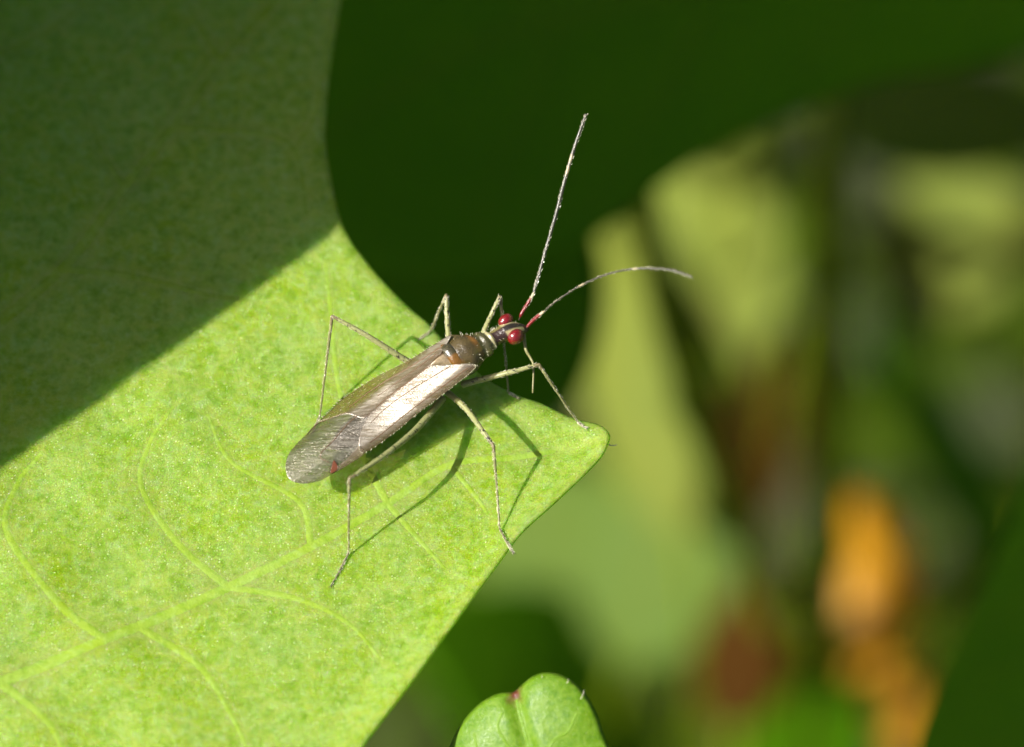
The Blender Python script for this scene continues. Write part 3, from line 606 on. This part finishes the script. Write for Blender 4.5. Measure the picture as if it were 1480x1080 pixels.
# --- hairs on the wing margins
def hairs(name, roots, dirs, length, r, parent, mat=M_HAIR):
    ps = []
    for p, d in zip(roots, dirs):
        d = np.asarray(d) / np.linalg.norm(d); l = length * random.uniform(.6, 1.2); a = np.cross(d, [.3, .5, .8]); a /= np.linalg.norm(a); b = np.cross(d, a)
        base_ = [p + r * (a * math.cos(w) + b * math.sin(w)) for w in (0, 2.09, 4.19)]
        ps.append((np.array(base_ + [p + d * l]), [(0, 1, 3), (1, 2, 3), (2, 0, 3)]))
    V, F = merge(ps); o = obj(name, V, F, mat, parent, smooth=False); o['kind'] = 'stuff'; return o
def wing_hairs(w, poly, zf, right, n_in):
    R, Dn = [], []
    for i in range(0, len(poly)):
        for _ in range(2):
            t = random.random(); p = poly[i] * (1 - t) + poly[(i + 1) % len(poly)] * t
            if (right and p[1] > -.25) or (not right and p[1] < .4): continue
            z = float(zf(np.array(p[0]), np.array(p[1]), 0)); R.append(Wd(p[0], p[1], z)); s = -1 if right else 1
            Dn.append(LF * s * .8 - AX * random.uniform(.4, 1) + np.array([0, 0, random.uniform(.2, .9)]))
    lo = poly.min(0); hi = poly.max(0); k = 0
    while k < n_in:
        p = lo + RNG.random(2) * (hi - lo)
        if inside(np.array([p[0]]), np.array([p[1]]), poly)[0]:
            R.append(Wd(p[0], p[1], float(zf(np.array(p[0]), np.array(p[1]), 0)))); Dn.append(-AX + np.array([0, 0, random.uniform(.25, .6)]) + RNG.normal(0, .2, 3)); k += 1
    hairs('hair', R, Dn, .06, .0045, w)
wing_hairs(lw, lpoly, lz, False, 160); wing_hairs(rw, rpoly, rz, True, 130)

# --- eyes
def eye(c, r, right):
    V = []; F = []; nu, nv = 22, 14; ax = LF * (-1 if right else 1) + np.array([0, 0, .25]); ax /= np.linalg.norm(ax)
    M = frame(c, ax, AX)
    for i in range(nv + 1):
        th = math.pi * i / nv
        for k in range(nu):
            w = 2 * math.pi * k / nu; V.append((M @ np.array([r * 1.06 * math.sin(th) * math.cos(w), r * 1.0 * math.sin(th) * math.sin(w), r * .8 * math.cos(th), 1]))[:3])
    F = [(i * nu + k, i * nu + (k + 1) % nu, (i + 1) * nu + (k + 1) % nu, (i + 1) * nu + k) for i in range(nv) for k in range(nu)]
    return obj('eye', V, F, M_EYE, BUG)
t = NT('eye_red'); h = t.voro(38); M_EYE = t.done(t.bsdf(Base_Color=t.mix(t.ramp(h, (0, 0.0), (.7, .5)), (.14, .003, .004), (.09, .002, .003)), Roughness=.22, Specular_IOR_Level=.6, Normal=t.bump(h, .35, .02), Coat_Weight=1.0, Coat_Roughness=.11))
EZ = 1.37
eye(P(745.5, 487, EZ), .165, True); eye(P(731, 463.5, EZ - .02), .155, False)

# --- antennae
M_ANT = attr_material('antenna_segments', .3, .7, 0, .5, 30)
HD = depth(P(755, 470, 1.3))
def antenna(scape, flag, rs, rf, joints, dd):
    o = None; a = [Pd(x, y, HD + d) for x, y, d in scape]; b = [Pd(x, y, HD + d) for x, y, d in flag]
    c = np.vstack([catmull(a, 5), catmull(b, 9)[1:]]); n1 = 5 * (len(a) - 1); n = len(c)
    r = np.concatenate([np.interp(np.linspace(0, 1, n1 + 1), [0, .12, .3, .85, 1], [.016, .014, .036, .034, .024]), np.interp(np.linspace(0, 1, n - n1 - 1), [0, .1, .5, .9, 1], rf)])
    v, f, s = tube(c, r, 10); C = []
    for u in s:
        i = u * (n - 1)
        if i < n1 * .14: col = (.05, .03, .02)
        elif i < n1 * .88: col = (.15, .006, .006)
        elif i < n1 * 1.12: col = (.50, .42, .26)
        else:
            q = (i - n1) / (n - n1); col = (.045, .044, .030) if not any(abs(q - j) < .018 for j in joints) else (.30, .25, .15)
            if q < .06: col = (.03, .03, .02)
        C.append(col)
    o = obj('antenna', v, f, M_ANT, BUG, {'col': np.array(C)})
    R, Dn = [], []
    for i in range(n1 // 2, n - 1):
        t_ = c[i + 1] - c[i]; t_ = t_ / np.linalg.norm(t_)
        for _ in range(3):
            w = RNG.normal(0, 1, 3); w -= t_ * (w @ t_); w /= np.linalg.norm(w); u = random.random(); R.append(c[i] * (1 - u) + c[i + 1] * u + w * r[i] * .9); Dn.append(w * .55 + t_)
    hairs('hair', R, Dn, .05, .005, o)
antenna([(750, 463, .05), (754, 453, 0), (762, 440, 0), (770, 427, 0)], [(770, 427, 0), (777, 404, 0), (790, 357, 0), (803, 312, .05), (815, 266, .05), (829, 217, 0), (840, 185, -.05), (847, 165, -.1)], None, [.020, .026, .038, .030, .022], (.62, .66), 0)
antenna([(760, 476, 0), (764, 470, 0), (774, 460, -.1), (784, 452, -.2)], [(784, 452, -.2), (802, 437, -.5), (835, 415, -.9), (870, 399, -1.3), (905, 390, -1.7), (938, 388, -2.0), (970, 391, -2.3), (1000, 401, -2.6)], None, [.013, .016, .018, .022, .012], (.3, .62), 0)

# --- legs
M_LEG = attr_material('leg_pale_olive', .38, .5, .25, .3, 24)
def leg(pts, rad, nf, nt_, spots, seed):
    """pts: (px, py, z) hip..knee..foot..claw; nf = index of knee, nt_ = index of ankle"""
    w = []
    for x, y, z in pts:
        q = P(x, y, z)
        if z < .1:
            for _ in range(3):
                dd = near(q[:1], q[1:2], MAIN_POLY)[4]; q = P(x, y, z + float(zmain(q[:1], q[1:2], dd)[0]))
        w.append(q)
    per = 8; c = np.vstack([catmull(w[:nf + 1], per)[:-1], catmull(w[nf:nt_ + 1], per)[:-1], catmull(w[nt_:], per)])
    n = len(c); ik = nf * per; ia = nt_ * per; r = np.interp(np.arange(n), np.array([k * per for k in range(len(pts))], float), rad)
    # subdivide for the spots
    fine = 4; s0 = np.arange(n); s1 = np.linspace(0, n - 1, (n - 1) * fine + 1); c = np.stack([np.interp(s1, s0, c[:, k]) for k in range(3)], 1); r = np.interp(s1, s0, r)
    v, f, s = tube(c, r, 12); rnd = random.Random(seed); sp = []
    for k in range(spots):
        u = rnd.uniform(ik * .25, ik * .97); i = int(u * fine); w_ = RNG.normal(0, 1, 3) + [.0, -.9, 1.2]; t_ = c[i + 1] - c[i]; t_ /= np.linalg.norm(t_); w_ -= t_ * (w_ @ t_); w_ /= np.linalg.norm(w_)
        sp.append((c[i] + w_ * r[i], rnd.choice([.015, .018, .025])))
    C = np.tile(np.array([.31, .32, .13]), (len(v), 1)); i = s * (n - 1)
    C[i > ik + 2] = (.205, .205, .078); C[np.abs(i - ik) < 1.3] = (.20, .17, .08); C[i > ia] = (.15, .14, .07); C[i > n - 4] = (.05, .045, .03)
    for p, q in sp: C[np.linalg.norm(v - p, axis=1) < q] = (.018, .014, .01)
    o = obj('leg', v, f, M_LEG, BUG, {'col': C}); R, Dn = [], []
    for k in range(int(n * 5.5)):
        u = rnd.randint(int(len(c) * .06), len(c) - 3); t_ = c[u + 1] - c[u]; t_ /= np.linalg.norm(t_) + 1e-9; w_ = RNG.normal(0, 1, 3); w_ -= t_ * (w_ @ t_); w_ /= np.linalg.norm(w_)
        R.append(c[u] + w_ * r[u] * .92); Dn.append(w_ * .55 + t_)
    hairs('hair', R, Dn, .05, .0045, o)
    for sgn in (-1, 1):
        t_ = c[-1] - c[-4]; t_ /= np.linalg.norm(t_); sd = np.cross(t_, [0, 0, 1.]); sd /= np.linalg.norm(sd) + 1e-9
        a, b, _ = tube(catmull([c[-1], c[-1] + t_ * .03 + sd * sgn * .02 + [0, 0, .012], c[-1] + t_ * .05 + sd * sgn * .03 - [0, 0, .012]], 3), np.linspace(.009, .003, 7), 5); obj('claw', a, b, M_CLAW, o)
M_CLAW = NT('claw_dark'); M_CLAW = M_CLAW.done(M_CLAW.bsdf(Base_Color=(.03, .025, .015), Roughness=.4))
F_, T_ = .058, .022
leg([(668, 556, .72), (690, 550, .78), (735, 539, 1.0), (779, 527, 1.12), (808, 571, .62), (834, 609, .07), (840, 614, .03), (848, 619, .02)], [.07, .062, .052, .034, .022, .019, .020, .014], 3, 5, 20, 1)      # right front
leg([(640, 562, .66), (672, 589, .80), (696, 621, .92), (713, 644, .96), (718, 704, .50), (722, 764, .08), (734, 786, .035), (742, 799, .03)], [.07, .056, .047, .034, .022, .019, .020, .014], 3, 5, 16, 2)      # right middle
leg([(640, 576, .66), (601, 621, 1.0), (557, 657, 1.36), (505, 692, 1.56), (504, 745, .8), (504, 799, .06), (492, 823, .03), (479, 847, .03)], [.075, .064, .052, .032, .022, .018, .018, .012], 3, 5, 14, 3)       # right hind
leg([(628, 542, .70), (587, 521, 1.0), (530, 485, 1.40), (480, 457, 1.60), (471, 530, .8), (462, 602, .06), (455, 618, .03), (447, 632, .03)], [.07, .062, .05, .033, .022, .018, .018, .012], 3, 5, 16, 4)        # left hind
leg([(650, 500, .86), (648, 483, 1.0), (646, 455, 1.2), (645, 427, 1.36), (634, 452, .75), (623, 478, .05), (615, 484, .03), (606, 490, .03)], [.06, .052, .046, .036, .022, .018, .018, .012], 3, 5, 6, 5)        # left middle
leg([(692, 498, .95), (699, 480, 1.1), (711, 453, 1.4), (723, 428, 1.55), (729, 500, .75), (735, 568, .06), (741, 571, .02), (749, 576, .02)], [.06, .05, .042, .036, .020, .017, .017, .012], 3, 5, 6, 6)           # left front
# --- beak hanging from the head
v, f, s = tube(catmull([Pd(757, 482, HD + .1), Pd(760, 505, HD + .05), Pd(767, 518, HD + .05), Pd(771, 530, HD), Pd(770, 568, HD)], 6), np.linspace(.036, .016, 25), 8)
obj('rostrum', v, f, M_LEG, BUG, {'col': np.tile(np.array([.26, .25, .10]), (len(v), 1))})
# --- bristles on head, neck and pronotum
R, Dn = [], []
for k in range(90):
    x = random.uniform(1.05, 2.4); a = random.uniform(.15, 2.99); w = float(np.interp(x, [1.05, 1.25, 1.5, 1.7, 1.9, 2.15, 2.4], [.42, .43, .30, .22, .16, .2, .13])); zc = float(np.interp(x, [1.05, 1.5, 1.9, 2.4], [1.09, 1.15, 1.24, 1.23])); h = w * .93
    R.append(Wd(x, midy(x) + w * math.cos(a) * .97, zc + h * math.sin(a) * .97)); Dn.append(LF * math.cos(a) + np.array([0, 0, math.sin(a)]) + AX * random.uniform(-.3, .6))
hairs('hair', R, Dn, .07, .005, BUG)
